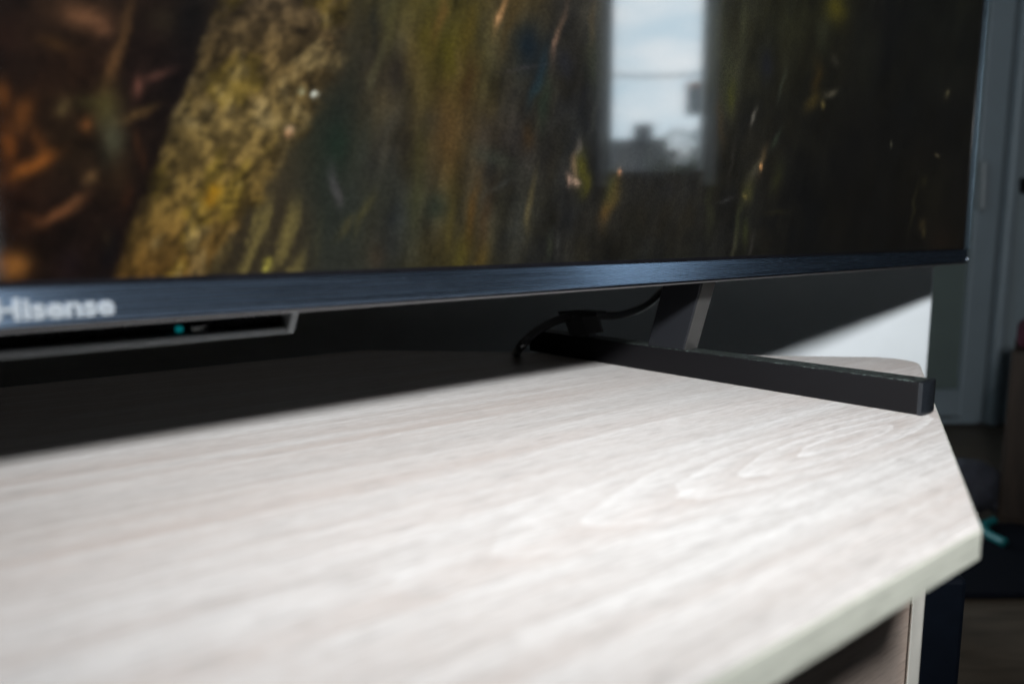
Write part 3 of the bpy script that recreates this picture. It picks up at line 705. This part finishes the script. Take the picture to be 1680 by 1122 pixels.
# ---- lettering on the bezel
def text(body, size, ext, offset=0.0):
    cu = bpy.data.curves.new('txt', 'FONT'); cu.body = body; cu.size = size; cu.extrude = ext; cu.offset = offset; cu.resolution_u = 3
    o = bpy.data.objects.new('txt', cu); COL.objects.link(o); bpy.context.view_layer.update()
    me_ = bpy.data.meshes.new_from_object(o.evaluated_get(bpy.context.evaluated_depsgraph_get()))
    bpy.data.objects.remove(o); b_ = bmesh.new(); b_.from_mesh(me_); bpy.data.meshes.remove(me_); return b_
bt = text('Hisense', .0106, .0003, .00040)
xsv = [v.co.x for v in bt.verts]; x1 = max(xsv); base = 0
le_end = T.inverted() @ tp_(187, 505)
zb = (T.inverted() @ tp_(172, 515)).z
M2 = Matrix.Translation((le_end.x - x1 * 1.16, -.0009, zb)) @ Matrix.Rotation(math.pi / 2, 4, 'X') @ Matrix.Diagonal((1.16, 1, 1, 1))
bt.transform(T @ M2)
obj('lettering', bt, M_logo, bz)

# ---- sensor tray hanging under the bezel
TYO = .020                                        # the tray sits back from the bezel's face
def tray(u, v): q = T.inverted() @ pl(u, v, O - NF * TYO, NF); return q.x, q.z
xa, za = tray(492, 516); xb, zb_ = tray(481, 546)
xl = xa - .62
zt_ = ZB - .0003
ht = zt_ - zb_
tray_ = obj('sensor_tray', prism([tl_(xl, .010 + TYO, zt_), tl_(xa - .002, .010 + TYO, zt_), tl_(xb - .002, .010 + TYO, zb_ + .001), tl_(xl, .010 + TYO, zb_ + .001)], -NF * .012, .0004), M_gloss, tv)
fl = .0026
obj('lower_rim', prism([tl_(xl, TYO, zb_), tl_(xb, TYO, zb_), tl_(xb, .001 + TYO, zb_ + fl), tl_(xl, .001 + TYO, zb_ + fl)], -NF * .012, .0004), M_rim, tray_)
obj('end_rim', prism([tl_(xa, TYO - .0006, zt_), tl_(xb + .0001, TYO - .0006, zb_ + .0001), tl_(xb - .0032, TYO - .0006, zb_ + .0001), tl_(xa - .0036, TYO - .0006, zt_)], -NF * .012, .0004), M_rim, tray_)
lx, lz = tray(304, 543); 
bl = bmesh.new(); bmesh.ops.create_uvsphere(bl, u_segments=14, v_segments=8, radius=.0015); bl.transform(T @ Matrix.Translation((lx, .0085 + TYO, lz)) @ Matrix.Diagonal((1.2, .6, 1, 1)))
obj('indicator_light', bl, M_led, tray_, smooth=True)
kx, kz = tray(334, 543)
sw = obj('switch', box((kx - .0045, .0062 + TYO, kz - .0022), (kx + .0055, .0098 + TYO, kz + .0022), T, .0012, 3), M_gloss, tray_)
bt = text('MIC', .0036, .0001, .00005); w_ = max(v.co.x for v in bt.verts)
bt.transform(T @ Matrix.Translation((kx - w_ / 2, .0060 + TYO, kz - .0010)) @ Matrix.Rotation(math.pi / 2, 4, 'X'))
obj('switch_marking', bt, M_mark, sw)

# ---- foot: square bar, neck, cable clip
VV = (bF - bB).normalized(); PP = V((-VV.y, VV.x, 0))
if PP.dot(D) < 0: PP = -PP
BL = (bF - bB).length
FM = Matrix(((VV.x, PP.x, 0, bB.x), (VV.y, PP.y, 0, bB.y), (0, 0, 1, 0), (0, 0, 0, 1)))
BW, BH = .0205, .0204
foot = obj('foot_bar', box((0, 0, .0006), (BL - .0032, BW, BH), FM, .0007, 3), M_foot, tv, uv=True)
m, t, b = nodes('speckled_black_top'); N, L = t.nodes.new, t.links.new
co_ = N('ShaderNodeTexCoord'); vz = N('ShaderNodeTexNoise'); vz.inputs['Scale'].default_value = 800; vz.inputs['Detail'].default_value = 2
L(co_.outputs['Object'], vz.inputs['Vector']); rr = N('ShaderNodeValToRGB')
rr.color_ramp.elements[0].position, rr.color_ramp.elements[0].color = .52, (.006, .007, .007, 1)
rr.color_ramp.elements[1].position, rr.color_ramp.elements[1].color = .70, (.10, .13, .12, 1)
L(vz.outputs['Fac'], rr.inputs['Fac']); L(rr.outputs['Color'], b.inputs['Base Color']); b.inputs['Roughness'].default_value = .45
bp = N('ShaderNodeBump'); bp.inputs['Strength'].default_value = .5; bp.inputs['Distance'].default_value = .0003; L(vz.outputs['Fac'], bp.inputs['Height']); L(bp.outputs['Normal'], b.inputs['Normal'])
obj('top_strip', box((.002, .0012, BH - .0002), (BL - .0045, BW - .0012, BH + .0004), FM, .0002, 1), m, foot)
arc = [(BL - .0033, 0)] + [(BL - .0008 + .0016 * (1 - ((k - 5) / 5.0) ** 2), BW * k / 10) for k in range(11)] + [(BL - .0033, BW)]
cb = prism([FM @ V((x, y, .0004)) for x, y in arc], (0, 0, BH - .0001), 0)
obj('end_cap', cb, mat('end_cap_gloss', (.010, .012, .015), .2, noise=.15, scale=200), foot)
obj('floor_pad', box((.01, .003, .0001), (BL - .012, BW - .003, .0010), FM), M_plast, foot)
zn0, zn1 = BH + .0003, .115
lean = .285
bm = prism([FM @ V((x, .0008, z)) for x, z in ((.1440, zn0), (.1800, zn0), (.1800 + lean * (zn1 - zn0), zn1), (.1440 + lean * (zn1 - zn0), zn1))], PP * .0185, .0012, 3)
obj('neck', bm, M_neck, tv, uv=True)

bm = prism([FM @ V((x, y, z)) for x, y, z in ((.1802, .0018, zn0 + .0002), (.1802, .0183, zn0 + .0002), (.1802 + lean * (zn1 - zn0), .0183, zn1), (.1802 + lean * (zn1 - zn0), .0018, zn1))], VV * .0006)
obj('neck_lit_face', bm, mat('lit_face_grey', (.040, .039, .038), .4, .2, noise=.05, scale=90), tv)  # added plate; its lighter grey stands in for reflected light on the front face

# clip on the foot holding the cable
cpl = bB + VV * .0
def cp(u, v, off=.002):
    return pl(u, v, bB + PP * off, PP)
clip = empty('cable_clip', 'small black plastic cable clip on the rear of the foot bar', 'cable clip', FM @ V((.065, BW / 2, BH)))
base_z = FM @ V((0, 0, BH + .0006))
def onbar(u, z): 
    q = cp(u, 552); q.z = z; return q
obj('post', prism([onbar(934, BH + .0006), cp(925, 524), cp(952, 517), cp(962, 530), onbar(968, BH + .0006)], PP * .010, .0008), M_plast, clip)
obj('cap', prism([cp(914, 511), cp(945, 508.5), cp(977, 511.5), cp(979, 518), cp(946, 520), cp(918, 520)], PP * .0145, .0008), M_plast, clip)
obj('flap', prism([cp(958, 518, .001), cp(984, 519, .001), cp(992, 545, .001), cp(968, 548.5, .001)], PP * -.0035, .0006), M_plast, clip)
q = FM @ V((.052, BW * .5, 0))
def kp(u, v): return pl(u, v, q, NF)
pts = [kp(1098, 466), kp(1084, 480), kp(1066, 497), kp(1044, 509), kp(1016, 517), kp(985, 518), kp(950, 518), kp(915, 525), kp(886, 540), kp(866, 556), kp(853, 570)]
e_ = gz(846, 577); e_.z = .0046
pts = [V(p) for p in pts]
pts = [pts[0] - NF * .012 + V((.012, 0, .02))] + pts
lastp = pts[-1]
pts += [V((e_.x, e_.y - .002, -.0015))]
tag(obj('power_cable', tube(pts, .0040, 16, 10), M_rubber, None, smooth=True), 'black cable drooping behind the neck and through the clip to the table', 'cable')
